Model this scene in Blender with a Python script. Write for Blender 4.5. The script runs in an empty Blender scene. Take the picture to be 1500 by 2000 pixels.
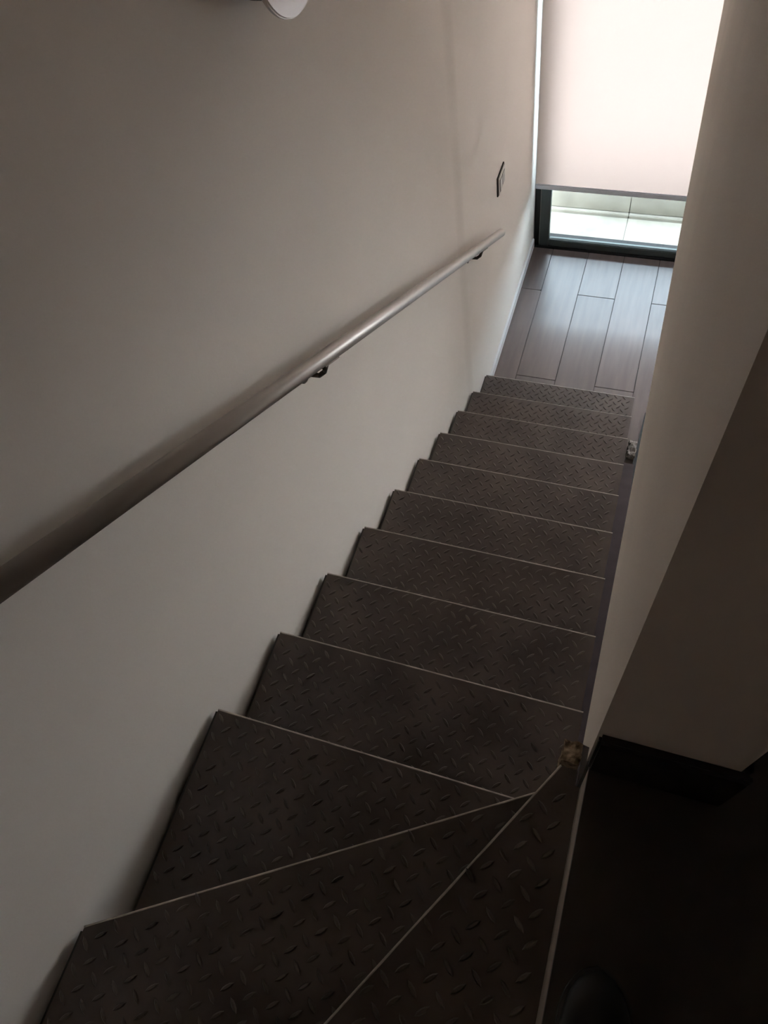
import bpy, bmesh, math, random
from mathutils import Vector, Matrix, noise
random.seed(7)
C = bpy.context.scene.collection
scene = bpy.context.scene

# ------------------------------------------------------------ camera, sky, exposure
ZO = 3.698                                    # eye height above the lower floor
cam_d = bpy.data.cameras.new('camera'); cam = bpy.data.objects.new('camera', cam_d); C.objects.link(cam)
R = Vector((0.94337163, 0.30196128, -0.13736575)); D = Vector((0.19784616, -0.84449839, -0.49767396))
F = Vector((-0.26628342, 0.44231421, -0.8564177))
m = Matrix((R, -D, -F)).transposed().to_4x4(); m.translation = (0, 0, ZO); cam.matrix_world = m
cam_d.sensor_fit = 'VERTICAL'; cam_d.sensor_height = 24.0; cam_d.lens = 24.0 * 1484.3 / 2000.0
cam_d.clip_start = 0.02; scene.camera = cam
w = bpy.data.worlds.new('overcast_sky'); scene.world = w; w.use_nodes = True
w.node_tree.nodes['Background'].inputs[0].default_value = (0.70, 0.85, 1.0, 1)
w.node_tree.nodes['Background'].inputs[1].default_value = 2.75
vs = scene.view_settings
vs.view_transform = 'Standard'; vs.look = 'None'; vs.gamma = 1.0; vs.use_curve_mapping = False
vs.exposure = 3.0

# ------------------------------------------------------------ helpers
def lin(r, g, b):
    f = lambda c: (c/255/12.92) if c/255 <= 0.04045 else ((c/255+0.055)/1.055)**2.4
    return (f(r), f(g), f(b), 1)
def mat(name, col, rough=0.6, metal=0.0, var=0.0, scale=8.0, bump=0.0, bscale=60.0, spec=0.5, stretch=None, col2=None):
    """principled material; colour varies by noise, fine relief by a second noise"""
    M = bpy.data.materials.new(name); M.use_nodes = True; nt = M.node_tree; b = nt.nodes['Principled BSDF']
    b.inputs['Roughness'].default_value = rough; b.inputs['Metallic'].default_value = metal
    b.inputs['Specular IOR Level'].default_value = spec; b.inputs['Base Color'].default_value = col
    tc = nt.nodes.new('ShaderNodeTexCoord'); src = tc.outputs['Object']
    if stretch:
        mp = nt.nodes.new('ShaderNodeMapping'); mp.inputs['Scale'].default_value = stretch
        nt.links.new(src, mp.inputs['Vector']); src = mp.outputs['Vector']
    if var or col2:
        n = nt.nodes.new('ShaderNodeTexNoise'); n.inputs['Scale'].default_value = scale; n.inputs['Detail'].default_value = 6
        nt.links.new(src, n.inputs['Vector'])
        r = nt.nodes.new('ShaderNodeValToRGB'); r.color_ramp.elements[0].position = 0.32; r.color_ramp.elements[1].position = 0.68
        if col2: c0, c1 = col, col2
        else:
            c0 = tuple(max(0, c*(1-var)) for c in col[:3]) + (1,); c1 = tuple(min(1, c*(1+var)) for c in col[:3]) + (1,)
        r.color_ramp.elements[0].color = c0; r.color_ramp.elements[1].color = c1
        nt.links.new(n.outputs['Fac'], r.inputs['Fac']); nt.links.new(r.outputs['Color'], b.inputs['Base Color'])
    if bump:
        n2 = nt.nodes.new('ShaderNodeTexNoise'); n2.inputs['Scale'].default_value = bscale; n2.inputs['Detail'].default_value = 4
        nt.links.new(src, n2.inputs['Vector'])
        bp = nt.nodes.new('ShaderNodeBump'); bp.inputs['Strength'].default_value = bump; bp.inputs['Distance'].default_value = 0.004
        nt.links.new(n2.outputs['Fac'], bp.inputs['Height']); nt.links.new(bp.outputs['Normal'], b.inputs['Normal'])
    return M
def obj(name, bm, M, parent=None, smooth=False):
    bmesh.ops.recalc_face_normals(bm, faces=bm.faces[:])
    me = bpy.data.meshes.new(name); bm.to_mesh(me); bm.free()
    if smooth:
        for p in me.polygons: p.use_smooth = True
    me.materials.append(M)
    o = bpy.data.objects.new(name, me); C.objects.link(o)
    if parent: o.parent = parent
    return o
def box(bm, x0, x1, y0, y1, z0, z1, bev=0.0):
    vs_ = [bm.verts.new((x, y, z + ZO)) for x in (x0, x1) for y in (y0, y1) for z in (z0, z1)]
    fs = [bm.faces.new([vs_[i] for i in q]) for q in ((0,1,3,2),(4,6,7,5),(0,4,5,1),(2,3,7,6),(0,2,6,4),(1,5,7,3))]
    if bev:
        es = list({e for f in fs for e in f.edges})
        bmesh.ops.bevel(bm, geom=es, offset=bev, segments=2, affect='EDGES', clamp_overlap=True)
    return bm
def B(*a, bev=0.0): return box(bmesh.new(), *a, bev=bev)
def prism(poly, z0, z1, bev=0.0):
    """vertical prism over a plan polygon"""
    bm = bmesh.new()
    lo = [bm.verts.new((x, y, z0 + ZO)) for x, y in poly]; hi = [bm.verts.new((x, y, z1 + ZO)) for x, y in poly]
    n = len(poly); bm.faces.new(lo[::-1]); top = bm.faces.new(hi)
    for i in range(n): bm.faces.new((lo[i], lo[(i+1) % n], hi[(i+1) % n], hi[i]))
    if bev: bmesh.ops.bevel(bm, geom=list(top.edges), offset=bev, segments=2, affect='EDGES', clamp_overlap=True)
    return bm
def profile_x(pts, x0, x1):
    """extrude a (y,z) polygon along x"""
    bm = bmesh.new()
    a = [bm.verts.new((x0, y, z + ZO)) for y, z in pts]; b = [bm.verts.new((x1, y, z + ZO)) for y, z in pts]
    n = len(pts); bm.faces.new(a); bm.faces.new(b[::-1])
    for i in range(n): bm.faces.new((a[i], b[i], b[(i+1) % n], a[(i+1) % n]))
    return bm
def tube(bm, p0, p1, r, seg=24, bev=0.0):
    p0 = Vector(p0); p1 = Vector(p1); d = p1 - p0
    q = d.to_track_quat('Z', 'Y').to_matrix().to_4x4(); q.translation = (p0 + p1)/2 + Vector((0, 0, ZO))
    g = bmesh.ops.create_cone(bm, cap_ends=True, segments=seg, radius1=r, radius2=r, depth=d.length, matrix=q)
    if bev:
        es = [e for e in {e for v in g['verts'] for e in v.link_edges} if any(len(f.verts) > 4 for f in e.link_faces)]
        bmesh.ops.bevel(bm, geom=es, offset=bev, segments=3, affect='EDGES')
    return bm
def tag(o, label=None, cat=None, group=None, kind=None):
    if label: o['label'] = label
    if cat: o['category'] = cat
    if group: o['group'] = group
    if kind: o['kind'] = kind
    return o
def empty(name, loc):
    o = bpy.data.objects.new(name, None); C.objects.link(o); o.location = (loc[0], loc[1], loc[2] + ZO)
    o.empty_display_size = 0.05
    return o
def adopt(parent, *kids):
    for k in kids:
        k.parent = parent; k.matrix_parent_inverse = Matrix.Translation(-parent.location)

# ------------------------------------------------------------ dimensions (z relative to the eye)
XW = -0.792                     # left wall
XT0, XT1 = -0.780, 0.064        # ends of the treads
Y0, G, Z0, RI = 0.2908, 0.28264, -1.7722, 0.19256
ZF = Z0 - 10*RI                 # lower floor
ZB, ZC, ZL = Z0 + RI, Z0 + 2*RI, Z0 + 3*RI
YB = -0.56                      # wall behind the winders
YWIN = 4.15                     # inner face of the window frame
XR = 0.057                      # face of the right wall
XE = 2.6                        # far right side of both rooms
ZT = 1.25                       # upper ceiling
ZS = -1.45                      # underside of the upper slab

# ------------------------------------------------------------ materials
m_wall = mat('wall_paint', lin(244, 237, 228), 0.75, var=0.02, scale=2.0, bump=0.05, bscale=180)
m_pier = mat('pier_paint', lin(244, 234, 222), 0.75, var=0.03, scale=3.0, bump=0.08, bscale=140)
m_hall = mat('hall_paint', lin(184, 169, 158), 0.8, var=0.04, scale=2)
m_ceil = mat('ceiling_paint', lin(225, 220, 214), 0.8, var=0.02, scale=2)
m_black = mat('black_floor', lin(80, 73, 68), 0.55, var=0.15, scale=6, bump=0.05)
m_blackbase = mat('black_baseboard', lin(46, 42, 41), 0.45, var=0.1, scale=5)
m_whitebase = mat('white_baseboard', lin(225, 225, 226), 0.45, var=0.02)
m_riser = mat('riser_paint', lin(190, 178, 165), 0.7, var=0.12, scale=14, bump=0.1)
m_steel = mat('painted_steel_plate', lin(72, 62, 57), 0.42, metal=0.0, col2=lin(98, 86, 79), scale=7, bump=0.12, bscale=90, spec=0.6)
m_lug = mat('painted_steel_lug', lin(78, 68, 63), 0.30, metal=0.0, col2=lin(108, 96, 88), scale=9, bump=0.05, bscale=120, spec=0.6)
m_edge = mat('worn_glint_steel', lin(214, 204, 194), 0.4, metal=0.1, col2=lin(178, 168, 158), scale=40)  # bare worn steel, lightened further to paint the window glint
m_dark = mat('dark_steel', lin(40, 36, 35), 0.5, var=0.2, scale=12)
m_string = mat('stringer_paint', lin(60, 51, 51), 0.9, var=0.15, scale=9, spec=0.1)
m_rail = mat('satin_steel', lin(178, 172, 166), 0.44, metal=0.6, var=0.06, scale=30, stretch=(1, 0.1, 0.1))
m_brkt = mat('bracket_steel', lin(92, 84, 78), 0.35, metal=0.8, var=0.08, scale=20)
m_frame = mat('window_aluminium', lin(72, 78, 76), 0.4, metal=0.2, var=0.08, scale=10)
m_seal = mat('black_rubber', lin(18, 18, 18), 0.6, var=0.2, scale=20)
m_bar = mat('blind_bar', lin(226, 232, 240), 0.45, metal=0.1, var=0.03)
m_plank = [mat('grey_oak_plank', lin(*c), 0.29, col2=lin(*d), scale=3.0, spec=1.0, stretch=(9, 0.9, 4), bump=0.03, bscale=30)
           for c, d in (((88,73,69),(103,87,82)), ((93,77,73),(107,91,86)), ((84,70,66),(99,84,79)))]
m_joint = mat('plank_joint', lin(60, 53, 50), 0.8, var=0.1)
m_tile = [mat('terrace_tile', lin(*c), 0.6, col2=lin(*d), scale=5, bump=0.05) for c, d in (((140,133,122),(172,164,151)), ((136,130,119),(168,160,148)))]
m_grout = mat('grout', lin(100, 95, 88), 0.8, var=0.1)
m_conc = [mat('parapet_tile', lin(*c), 0.7, col2=lin(*d), scale=6, bump=0.08) for c, d in (((142,134,121),(162,153,139)), ((148,140,127),(166,157,143)))]
m_lamp = mat('lamp_opal', lin(252, 240, 234), 0.3, var=0.01)
m_lampbase = mat('lamp_base', lin(120, 108, 104), 0.5, var=0.05)
m_sw = mat('switch_silver', lin(214, 208, 202), 0.4, metal=0.0, var=0.04, scale=20)
m_sw2 = mat('switch_rocker', lin(200, 195, 189), 0.4, metal=0.0, var=0.03)
m_swd = mat('switch_shadow_gap', lin(62, 58, 56), 0.6, var=0.1)
m_mortar = mat('crumbled_mortar', lin(92, 72, 54), 0.9, col2=lin(204, 180, 150), scale=70, bump=0.5, bscale=70)
m_rubble = mat('plaster_rubble', lin(128, 120, 114), 0.85, col2=lin(170, 162, 154), scale=18, bump=0.3, bscale=60)
m_shoe = mat('black_shoe', lin(22, 21, 21), 0.45, var=0.15, scale=20, bump=0.05)
m_sole = mat('shoe_sole', lin(74, 72, 70), 0.6, var=0.1)
m_blind = bpy.data.materials.new('blind_fabric'); m_blind.use_nodes = True
nt = m_blind.node_tree; nt.nodes.clear()
o_ = nt.nodes.new('ShaderNodeOutputMaterial'); mx = nt.nodes.new('ShaderNodeMixShader'); mx.inputs[0].default_value = 0.14
df = nt.nodes.new('ShaderNodeBsdfDiffuse'); tr = nt.nodes.new('ShaderNodeBsdfTranslucent')
df.inputs[0].default_value = (0.78, 0.74, 0.72, 1)
wv = nt.nodes.new('ShaderNodeTexNoise'); wv.inputs['Scale'].default_value = 3; tcn = nt.nodes.new('ShaderNodeTexCoord')
mpn = nt.nodes.new('ShaderNodeMapping'); mpn.inputs['Scale'].default_value = (30, 1, 0.4)
nt.links.new(tcn.outputs['Object'], mpn.inputs[0]); nt.links.new(mpn.outputs[0], wv.inputs['Vector'])
rp = nt.nodes.new('ShaderNodeValToRGB'); rp.color_ramp.elements[0].color = (0.93, 0.655, 0.545, 1); rp.color_ramp.elements[1].color = (0.97, 0.68, 0.565, 1)
nt.links.new(wv.outputs['Fac'], rp.inputs[0]); nt.links.new(rp.outputs[0], tr.inputs[0])
nt.links.new(df.outputs[0], mx.inputs[1]); nt.links.new(tr.outputs[0], mx.inputs[2]); nt.links.new(mx.outputs[0], o_.inputs[0])
m_glass = bpy.data.materials.new('window_glass'); m_glass.use_nodes = True
nt = m_glass.node_tree; nt.nodes.clear()
o_ = nt.nodes.new('ShaderNodeOutputMaterial'); mx = nt.nodes.new('ShaderNodeMixShader'); fr = nt.nodes.new('ShaderNodeFresnel')
fr.inputs[0].default_value = 1.45; tp = nt.nodes.new('ShaderNodeBsdfTransparent'); gl = nt.nodes.new('ShaderNodeBsdfGlossy'); gl.inputs['Roughness'].default_value = 0.02
tp.inputs[0].default_value = (0.95, 0.97, 0.96, 1)
nt.links.new(fr.outputs[0], mx.inputs[0]); nt.links.new(tp.outputs[0], mx.inputs[1]); nt.links.new(gl.outputs[0], mx.inputs[2]); nt.links.new(mx.outputs[0], o_.inputs[0])

m_added_bronze = m_glass.copy(); m_added_bronze.name = 'added_bronze_glass'  # tint of the added unseen window, warms the daylight it lets in
[n for n in m_added_bronze.node_tree.nodes if n.type == 'BSDF_TRANSPARENT'][0].inputs[0].default_value = (1.0, 0.925, 0.87, 1)

# ------------------------------------------------------------ the shell
S = lambda o: tag(o, kind='structure')
# left wall: far stretch stands 5 mm proud of the near one, feathered over a few centimetres
prof = [(YB-0.1, XW-0.15), (4.40, XW-0.15), (4.40, XW+0.004), (2.60, XW+0.004)]
for k in range(1, 13):
    t = k/12; prof.append((2.60 - 0.11*t, XW + 0.004 - 0.008*(t*t*(3-2*t))))
prof.append((YB-0.1, XW-0.004))
S(obj('wall_left', prism([(x, y) for y, x in prof], ZF-0.1, ZT+0.1), m_wall))
S(obj('wall_back', B(XW, XE, YB-0.12, YB, ZF-0.1, ZT+0.1), m_hall))
S(obj('wall_right', profile_x([(0.28, ZT), (YWIN, ZT), (YWIN, ZS), (0.365, ZS), (0.300, ZL-0.004), (0.28, ZL-0.004)], XR, XR+0.175), m_pier))
S(obj('wall_far_right', B(XE, XE+0.12, YB-0.12, YWIN+0.2, ZF-0.1, ZT+0.1), m_wall))
S(obj('ceiling', B(XW-0.1, XE+0.1, YB-0.1, YWIN+0.2, ZT, ZT+0.12), m_ceil))
S(obj('ceiling_lower', B(XR+0.175, XE, YB, YWIN, ZS, ZL-0.02), m_ceil))
S(obj('floor_landing', prism([(0.062, YB), (XE, YB), (XE, YWIN), (XR+0.175, YWIN), (XR+0.175, 0.28), (0.062, 0.28)], ZL-0.02, ZL), m_black))
S(obj('trim_landing', B(0.064, XR+0.175, YB, 0.28, ZS, ZL-0.02), m_riser))
bb = empty('baseboard_right', (0.06, 0.28, ZL)); S(bb)
adopt(bb, obj('front_board', B(XR+0.002, XR+0.175+0.014, 0.266, 0.28, ZL, ZL+0.165, bev=0.004), m_blackbase),
      obj('dark_filler', profile_x([(0.2805, ZL-0.005), (0.299, ZL-0.005), (0.363, ZS+0.002), (0.2805, ZS+0.002)], XR+0.002, XR+0.173), m_blackbase),  # dark filler block added in the chipped wall corner
      obj('return_board', B(XR+0.175, XR+0.189, 0.28, 3.0, ZL, ZL+0.165, bev=0.004), m_blackbase))
# window wall with its opening
WX1, WZ1, WZ2 = 2.10, ZT - 0.08, -2.10      # right side; unseen tall head, raised for more light; head of added low bay
ww = empty('wall_window', (0, YWIN+0.1, ZF)); S(ww)
adopt(ww, obj('upper_wall', B(XW, XE, YWIN, YWIN+0.14, WZ1, ZT), m_wall), obj('side_wall', B(WX1, XE, YWIN, YWIN+0.14, ZF, WZ1), m_wall),
      obj('bay_wall', B(0.67, WX1, YWIN, YWIN+0.14, WZ2, WZ1), m_wall))
S(obj('baseboard_left', B(XW+0.001, XW+0.017, 2.72, YWIN-0.002, ZF+0.002, ZF+0.075, bev=0.004), m_whitebase))

# lower floor: planks running towards the window
fl = S(obj('floor', B(XW, XE, YB, YWIN, ZF-0.08, ZF-0.006), m_joint))
cols = [-0.878, -0.644, -0.406, -0.172, 0.055]
while cols[-1] < XE: cols.append(cols[-1] + 0.234)
ends_even = [0.84, 2.30, 3.755, YWIN]; ends_odd = [1.57, 3.03, YWIN]
for i in range(len(cols)-1):
    x0, x1 = max(cols[i], XW+0.002), min(cols[i+1], XE)
    if x1 - x0 < 0.03: continue
    e = ends_even if i % 2 == 0 else ends_odd
    for j in range(len(e)-1):
        o = obj('plank', B(x0+0.0018, x1-0.0018, e[j]+0.0010, e[j+1]-0.0010, ZF-0.012, ZF + random.uniform(-0.0004, 0.0004), bev=0.0015), m_plank[(i*2+j) % 3], fl)

# ------------------------------------------------------------ terrace outside
tf = S(obj('floor_terrace', B(XW-1.0, XE+1.0, YWIN+0.14, 4.70, ZF-0.14, ZF-0.052), m_grout))
txs = [-1.43, -0.82, -0.21, 0.40, 1.01, 1.62, 2.23]
for i in range(len(txs)-1):
    obj('tile', B(txs[i]+0.002, txs[i+1]-0.002, YWIN+0.145, 4.596, ZF-0.06, ZF-0.048, bev=0.0015), m_tile[i % 2], tf)
pw = S(obj('wall_parapet', B(XW-1.0, XE+1.0, 4.612, 4.76, ZF-0.14, ZF+0.42), m_grout))
for i in range(len(txs)-1):
    for z0, z1 in ((ZF-0.02, ZF+0.43),):
        obj('wall_tile', B(txs[i]+0.002, txs[i+1]-0.002, 4.600, 4.614, z0+0.002, z1-0.002, bev=0.0015), m_conc[i % 2], pw)
    obj('skirting_tile', B(txs[i]+0.002, txs[i+1]-0.002, 4.575, 4.612, ZF-0.052, ZF-0.022, bev=0.004), m_tile[(i+1) % 2], pw)

# ------------------------------------------------------------ window
wn = empty('window_1', (XW, YWIN, ZF)); S(wn)
FX0 = XW + 0.006
jamb = obj('jamb', B(FX0, FX0+0.042, YWIN+0.03, YWIN+0.13, ZF+0.002, WZ1, bev=0.003), m_seal)
parts = [jamb,
    obj('stile', B(-0.744, -0.682, YWIN+0.004, YWIN+0.052, ZF+0.012, WZ1-0.06, bev=0.004), m_frame),
    obj('bottom_rail', B(-0.682, WX1-0.10, YWIN+0.006, YWIN+0.050, ZF+0.014, ZF+0.066, bev=0.006), m_frame),
    obj('threshold', B(FX0, WX1, YWIN, YWIN+0.14, ZF-0.02, ZF+0.012, bev=0.003), m_seal),
    obj('centre_stile', B(0.60, 0.67, YWIN+0.004, YWIN+0.052, ZF+0.066, WZ1-0.06, bev=0.004), m_frame),
    obj('stile', B(WX1-0.10, WX1-0.03, YWIN+0.004, YWIN+0.052, ZF+0.014, WZ2-0.06, bev=0.004), m_frame),
    obj('top_rail', B(0.67, WX1, YWIN+0.002, YWIN+0.08, WZ2-0.06, WZ2, bev=0.004), m_frame),
    obj('top_rail', B(FX0, 0.67, YWIN+0.002, YWIN+0.08, WZ1-0.06, WZ1, bev=0.004), m_frame),
    obj('jamb', B(WX1-0.03, WX1, YWIN+0.02, YWIN+0.13, ZF+0.002, WZ2-0.06, bev=0.003), m_frame),
    obj('pane', B(-0.684, 0.602, YWIN+0.026, YWIN+0.030, ZF+0.06, WZ1-0.055), m_glass),
    obj('pane', B(0.668, WX1-0.098, YWIN+0.026, YWIN+0.030, ZF+0.06, WZ2-0.055), m_added_bronze)]  # last pane: added low window out of view, brightens the room
adopt(wn, *parts)
brush = obj('brush_strip', B(-0.7475, -0.7445, YWIN+0.010, YWIN+0.024, ZF+0.012, WZ1-0.06), m_rail, jamb)

# ------------------------------------------------------------ roller blind
YBL = 4.06; BX0, BX1 = -0.764, 0.635; ZBB = -3.165
rb = empty('roller_blind', (BX0, YBL, ZBB))
tag(rb, 'pale cream roller blind lowered over the tall window, glowing with daylight', 'blind')
bm = bmesh.new(); nx, nz = 40, 24; g = []
for i in range(nx+1):
    col = []
    for k in range(nz+1):
        x = BX0 + (BX1-BX0)*i/nx; z = ZBB + 0.03 + (WZ1 - ZBB - 0.03)*k/nz
        col.append(bm.verts.new((x, YBL + 0.0025*math.sin(x*9+1.0)*math.sin(math.pi*k/nz), z + ZO)))
    g.append(col)
for i in range(nx):
    for k in range(nz): bm.faces.new((g[i][k], g[i+1][k], g[i+1][k+1], g[i][k+1]))
fab = obj('fabric', bm, m_blind, smooth=True)
bar = obj('bottom_bar', B(BX0-0.002, BX1+0.002, YBL-0.007, YBL+0.007, ZBB, ZBB+0.036, bev=0.005), m_bar)
rol = obj('roller', tube(bmesh.new(), (BX0-0.01, YBL+0.018, WZ1+0.02), (BX1+0.01, YBL+0.018, WZ1+0.02), 0.022, 32), m_bar, smooth=True)
adopt(rb, fab, bar, rol)

# ------------------------------------------------------------ staircase
st = empty('staircase', (XT0, Y0, ZF))
tag(st, 'dark steel staircase with diamond plate treads winding down between the walls', 'staircase')
def inside(x, y, poly, mrg):
    n = len(poly)
    for i in range(n):
        (x0, y0), (x1, y1) = poly[i], poly[(i+1) % n]
        L = math.hypot(x1-x0, y1-y0)
        if ((x1-x0)*(y-y0) - (y1-y0)*(x-x0))/L < mrg: return False
    return True
P = 0.0455
def lugs(poly, z):
    """raised lens-shaped bars, two directions, on a square lattice"""
    bm = bmesh.new(); xs = [p[0] for p in poly]; ys = [p[1] for p in poly]
    L, Wd, H = 0.0148, 0.0043, 0.0032
    for k in (0, 1):
        a = math.radians(45 if k else -45); ca, sa = math.cos(a), math.sin(a)
        i = math.floor(min(xs)/P)
        while i*P < max(xs):
            j = math.floor(min(ys)/P)
            while j*P < max(ys):
                cx, cy = (i + 0.5*k)*P + 0.01, (j + 0.5*k)*P; j += 1
                if not inside(cx, cy, poly, 0.010): continue
                T = lambda u, v, h: bm.verts.new((cx + u*ca - v*sa, cy + u*sa + v*ca, z + h + ZO))
                base = [T(-L,0,0), T(-L*.5,-Wd*.85,0), T(0,-Wd,0), T(L*.5,-Wd*.85,0), T(L,0,0), T(L*.5,Wd*.85,0), T(0,Wd,0), T(-L*.5,Wd*.85,0)]
                top = [T(-L*.72,0,H*.8), T(-L*.4,-Wd*.42,H), T(0,-Wd*.5,H*1.05), T(L*.4,-Wd*.42,H), T(L*.72,0,H*.8), T(L*.4,Wd*.42,H), T(0,Wd*.5,H*1.05), T(-L*.4,Wd*.42,H)]
                for q in range(8): bm.faces.new((base[q], base[(q+1) % 8], top[(q+1) % 8], top[q]))
                bm.faces.new(top)
            i += 1
    return bm
TH = 0.006
def tread(poly, z, nose):
    """poly: plan, counter-clockwise; nose: two plan points of the front edge (left to right)"""
    t = obj('tread', prism(poly, z-TH, z, bev=0.001), m_steel); adopt(st, t)
    lg = obj('raised_pattern', lugs(poly, z), m_lug); lg['kind'] = 'stuff'
    a, b = Vector(nose[0]+(0,)), Vector(nose[1]+(0,)); d = (b-a).normalized(); n = Vector((-d.y, d.x, 0))   # n points forward
    def strip(o0, o1, z0, z1):
        q = [a + n*o0, b + n*o0, b + n*o1, a + n*o1]
        return prism([(v.x, v.y) for v in q], z0, z1, bev=0.0008)
    # worn front edge, slightly wavy; its pale colour also paints a window glint
    bm = bmesh.new(); N = 60; ring = []
    for k in range(N+1):
        c = a.lerp(b, k/N); wv_ = 0.0008*noise.noise(Vector((k*0.35, z*7, 1.3)))
        row = []
        for o, h in ((-0.0014+wv_, 0.0003), (0.0002, 0.0012), (0.0022, 0.0004+wv_*0.5), (0.0028, -TH)):
            v = c + n*o; row.append(bm.verts.new((v.x, v.y, z + h + ZO)))
        ring.append(row)
    for k in range(N):
        for q in range(3): bm.faces.new((ring[k][q], ring[k+1][q], ring[k+1][q+1], ring[k][q+1]))
    ed = obj('worn_glint_edge', bm, m_edge)
    rs = obj('riser', strip(-0.012, -0.006, z-RI+0.0005, z-TH), m_dark)
    for k in (lg, ed): k.parent = t; k.matrix_parent_inverse = t.matrix_parent_inverse.copy() if False else Matrix.Identity(4); 
    for k in (lg, ed): k.matrix_parent_inverse = (Matrix.Translation(st.location) @ t.matrix_parent_inverse).inverted()
    adopt(st, rs)
    return t
for i in range(0, 10):
    y = Y0 + G*i; z = Z0 - RI*i
    if i == 0:
        poly = [(XT0, -0.250), (0.03, 0.262), (XT1-0.008, 0.275), (XT1-0.008, y), (XT0, y)]
    else:
        poly = [(XT0, y-G-0.018), (XT1, y-G-0.018), (XT1, y), (XT0, y)]
    tread(poly, z, ((XT0, y), (XT1 - (0.008 if i == 0 else 0), y)))
# winders
bl, br = (XT0, -0.203), (0.022, 0.300)
cl, cr = (-0.4445, YB+0.02), (0.026, 0.304)
tread([(XT0, YB+0.02), (cl[0]+0.03, YB+0.02), (br[0]+0.006, br[1]-0.012), br, bl], ZB, (bl, br))
tread([(cl[0], cl[1]), (0.0625, YB+0.02), (0.0625, 0.277), (0.0545, 0.277), (0.0545, 0.304), cr], ZC, (cl, cr))
# side plates carrying the treads: a stepped plate hugging the left wall, a sloping one on the right
pts = []
for i in range(0, 10):
    y = Y0 + G*i; z = Z0 - RI*i
    pts += [(y-G-0.012 if i else -0.20, z-0.007), (y-0.004, z-0.007)]
pts += [(Y0+G*9-0.004, ZF+0.001), (Y0+G*8.1, ZF+0.001), (-0.20, Z0-0.45)]
lp = obj('side_gap_plate', profile_x(pts, XW+0.005, XT0-0.001), m_dark)
sl = RI/G
def zs(y): return Z0 - (y-Y0)*sl
ye = Y0 + G*7.05
rp_ = obj('stringer', profile_x([(0.34, zs(0.34)-0.215), (ye, zs(ye)-0.215), (ye, zs(ye)-0.30), (0.34, zs(0.34)-0.45)], XT1+0.001, XT1+0.058), m_string)
leak_plate = obj('side_gap_plate', B(XW+0.005, XT0-0.001, YB+0.02, -0.212, ZB-0.10, ZB-0.007), m_dark)  # added beside the winder to block light leaking up the wall
adopt(st, lp, rp_, leak_plate)

# ------------------------------------------------------------ handrail
hx = -0.728; hz = lambda y: -0.7070 - 0.634*y
hr = empty('handrail', (hx, 1.5, hz(1.5)))
tag(hr, 'round satin steel handrail sloping down the left wall', 'handrail')
tb = obj('rail_tube', tube(bmesh.new(), (hx, -0.30, hz(-0.30)), (hx, 3.010, hz(3.010)), 0.0199, 48, bev=0.004), m_rail, smooth=True)
kids = [tb]
ud = Vector((0, 1, -0.634)).normalized(); un = Vector((0, 0.634, 1)).normalized()
for yb in (1.143, 2.655):
    c = Vector((hx, yb, hz(yb)))
    # saddle under the tube
    bm = bmesh.new(); ring = []
    for u in (-0.045, 0.045):
        row = []
        for k in range(9):
            a = math.radians(-50 + 100*k/8)
            for r in (0.0196, 0.0228):
                v = c + ud*u + Vector((1, 0, 0))*math.sin(a)*r - un*math.cos(a)*r
                row.append(bm.verts.new((v.x, v.y, v.z + ZO)))
        ring.append(row)
    for k in range(8):
        for s in (0, 1): bm.faces.new((ring[0][2*k+s], ring[0][2*k+2+s], ring[1][2*k+2+s], ring[1][2*k+s]))
        for e in (0, 1): bm.faces.new((ring[e][2*k], ring[e][2*k+1], ring[e][2*k+3], ring[e][2*k+2]))
    for k in (0, 16): bm.faces.new((ring[0][k], ring[0][k+1], ring[1][k+1], ring[1][k]))
    br_ = obj('bracket', bm, m_brkt)
    p = c - un*0.022
    arm = bmesh.new()
    q = [p, p - un*0.022 + Vector((-0.006, 0, 0)), p - un*0.034 + Vector((-0.020, 0, 0)), Vector((XW+0.004, p.y - un.y*0.036, p.z - un.z*0.036))]
    for k in range(3): tube(arm, q[k], q[k+1], 0.0065, 16)
    for k in (1, 2): bmesh.ops.create_uvsphere(arm, u_segments=12, v_segments=8, radius=0.0066, matrix=Matrix.Translation(q[k] + Vector((0, 0, ZO))))
    ar = obj('arm', arm, m_brkt, smooth=True)
    rz = obj('wall_plate', tube(bmesh.new(), (XW-0.002, q[3].y, q[3].z), (XW+0.006, q[3].y, q[3].z), 0.026, 32, bev=0.002), m_brkt)
    adopt(hr, br_)
    for k in (ar, rz): k.parent = br_; k.matrix_parent_inverse = Matrix.Identity(4)
    for k in (ar, rz): k.matrix_parent_inverse = (Matrix.Translation(hr.location) @ br_.matrix_parent_inverse).inverted()
adopt(hr, tb)

# ------------------------------------------------------------ round wall lamp
lc = (1.4093, -0.5915); lr = 0.1529
wl = empty('wall_lamp', (XW, lc[0], lc[1]))
tag(wl, 'round white disc lamp mounted high on the left wall', 'wall lamp')
dsc = obj('shade', tube(bmesh.new(), (XW+0.060, *lc), (XW+0.072, *lc), lr, 96, bev=0.003), m_lamp)
bs = obj('base', tube(bmesh.new(), (XW-0.002, *lc), (XW+0.060, *lc), lr-0.028, 64, bev=0.003), m_lampbase)
adopt(wl, dsc, bs)

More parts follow.
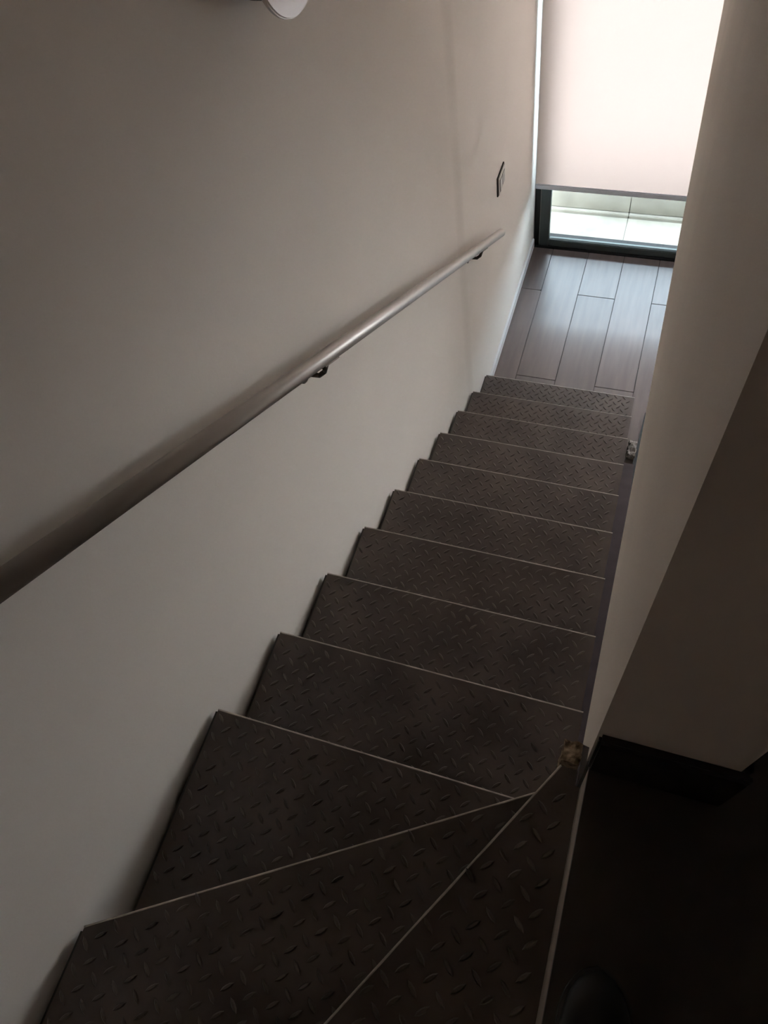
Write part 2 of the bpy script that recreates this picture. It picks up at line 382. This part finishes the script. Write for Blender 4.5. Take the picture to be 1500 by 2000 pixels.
# ------------------------------------------------------------ light switch
xs_ = XW + 0.004; sy0, sy1, sz0, sz1 = 3.168, 3.302, -2.540, -2.434
sw = empty('light_switch', (xs_, (sy0+sy1)/2, (sz0+sz1)/2))
tag(sw, 'small silver light switch on the left wall above the handrail end', 'light switch')
ym = (sy0+sy1)/2
adopt(sw, obj('back_box', B(xs_-0.001, xs_+0.007, sy0, sy1, sz0, sz1, bev=0.002), m_swd),
      obj('cover_plate', B(xs_+0.006, xs_+0.011, sy0+0.004, sy1-0.004, sz0+0.004, sz1-0.004, bev=0.002), m_sw),
      obj('rocker', B(xs_+0.0108, xs_+0.0145, sy0+0.022, ym-0.002, sz0+0.022, sz1-0.022, bev=0.0015), m_sw2),
      obj('rocker', B(xs_+0.0108, xs_+0.0145, ym+0.002, sy1-0.022, sz0+0.022, sz1-0.022, bev=0.0015), m_sw2),
      obj('slot', B(xs_+0.0108, xs_+0.0118, sy0+0.030, sy0+0.046, sz0+0.008, sz0+0.016, bev=0.0003), m_swd))

# ------------------------------------------------------------ broken mortar stub beside the top winder
def rough(name, x0, x1, y0, y1, z0, z1, M, amp, sub, seed):
    bm = bmesh.new(); nx_, ny_, nz_ = sub
    bmesh.ops.create_cube(bm, size=1.0)
    bmesh.ops.subdivide_edges(bm, edges=bm.edges[:], cuts=nx_, use_grid_fill=True)
    for v in bm.verts:
        p = Vector((x0 + (v.co.x+.5)*(x1-x0), y0 + (v.co.y+.5)*(y1-y0), z0 + (v.co.z+.5)*(z1-z0)))
        s = Vector((seed, seed*2, 0))
        d = Vector((noise.noise(p*70+s), noise.noise(p*70+s+Vector((9, 0, 0))), noise.noise(p*55+s+Vector((0, 9, 0)))*1.3 - 0.2))
        d2 = Vector((noise.noise(p*190+s), noise.noise(p*190-s), noise.noise(p*170+s)))*0.5
        k = 0.25 if v.co.z < -0.45 else 1
        p += (d + d2)*amp*k; v.co = p + Vector((0, 0, ZO))
    return obj(name, bm, M)
ms = rough('mortar_stub', 0.0235, 0.0550, 0.3130, 0.353, Z0-RI+0.0045, ZC-0.006, m_mortar, 0.0035, (12, 0, 0), 3.1)
tag(ms, 'rough broken tan mortar stub wedged between the top winder and right wall', 'mortar stub')

# ------------------------------------------------------------ bits beside the lowest steps
rc = rough('plaster_chunk', 0.084, 0.128, 2.555, 2.655, ZF, ZF+0.045, m_rubble, 0.008, (7, 0, 0), 5.7)
tag(rc, 'grey plaster chunk on the floor beside the lowest steps', 'rubble')
pn = obj('floor_piece', prism([(0.122, 2.20), (0.30, 2.20), (0.30, 2.88), (0.140, 2.88), (0.126, 2.54)], ZF+0.001, ZF+0.022, bev=0.003), m_seal)  # flat black piece on the floor, fills the black sliver by the wall
tag(pn, 'black board lying on the lower floor under the right wall', 'piece')

# ------------------------------------------------------------ shoe on the landing
sh = empty('shoe', (0.128, -0.10, ZL))
tag(sh, 'toe of a black shoe standing on the dark landing', 'shoe')
def shoe_outline(s):
    """half widths (left, right) along the shoe, s = 0 heel .. 1 toe"""
    w_ = 0.036 + 0.012*math.sin(min(1, s/0.72)*math.pi/2)**2
    if s > 0.74: w_ *= math.sqrt(max(0, 1 - ((s-0.74)/0.26)**2))
    if s < 0.1: w_ *= math.sqrt(max(0, 1 - ((0.1-s)/0.1)**2))
    return w_
Ls = 0.285; ytip = 0.020; xcn = lambda s: 0.1215 + 0.012*(1-s)
def shell(rows, close=True):
    bm = bmesh.new(); R_ = [[bm.verts.new(p) for p in r] for r in rows]
    for i in range(len(R_)-1):
        for k in range(len(R_[0])-1): bm.faces.new((R_[i][k], R_[i+1][k], R_[i+1][k+1], R_[i][k+1]))
    bmesh.ops.remove_doubles(bm, verts=bm.verts[:], dist=0.0004)
    return bm
rows = []
for i in range(41):
    s = i/40; s = s*0.998 + 0.001; y = ytip - Ls*(1-s); wd = max(0.0012, shoe_outline(s)) - 0.004*(0.2 < s)
    wd = max(0.001, wd)
    hgt = 0.045 + 0.055*max(0, min(1, (0.62-s)/0.4))
    if s > 0.70: hgt *= math.sqrt(max(0.02, 1 - ((s-0.70)/0.30)**2))*0.75 + 0.25
    row = []
    for k in range(17):
        a = math.pi*k/16
        row.append((xcn(s) - wd*math.copysign(abs(math.cos(a))**0.75, math.cos(a)), y, ZL + ZO + 0.018 + (hgt-0.010)*math.sin(a)**0.8))
    rows.append(row)
up = obj('upper', shell(rows), m_shoe, smooth=True)
prs = []
for i in range(33):
    s = i/32*0.998 + 0.001; prs.append((xcn(s) + max(0.001, shoe_outline(s)), ytip + 0.003 - (Ls+0.004)*(1-s)))
for i in range(32, -1, -1):
    s = i/32*0.998 + 0.001; prs.append((xcn(s) - max(0.001, shoe_outline(s)), ytip + 0.003 - (Ls+0.004)*(1-s)))
so = obj('sole', prism(prs, ZL+0.001, ZL+0.020, bev=0.002), m_sole)
adopt(sh, up, so)
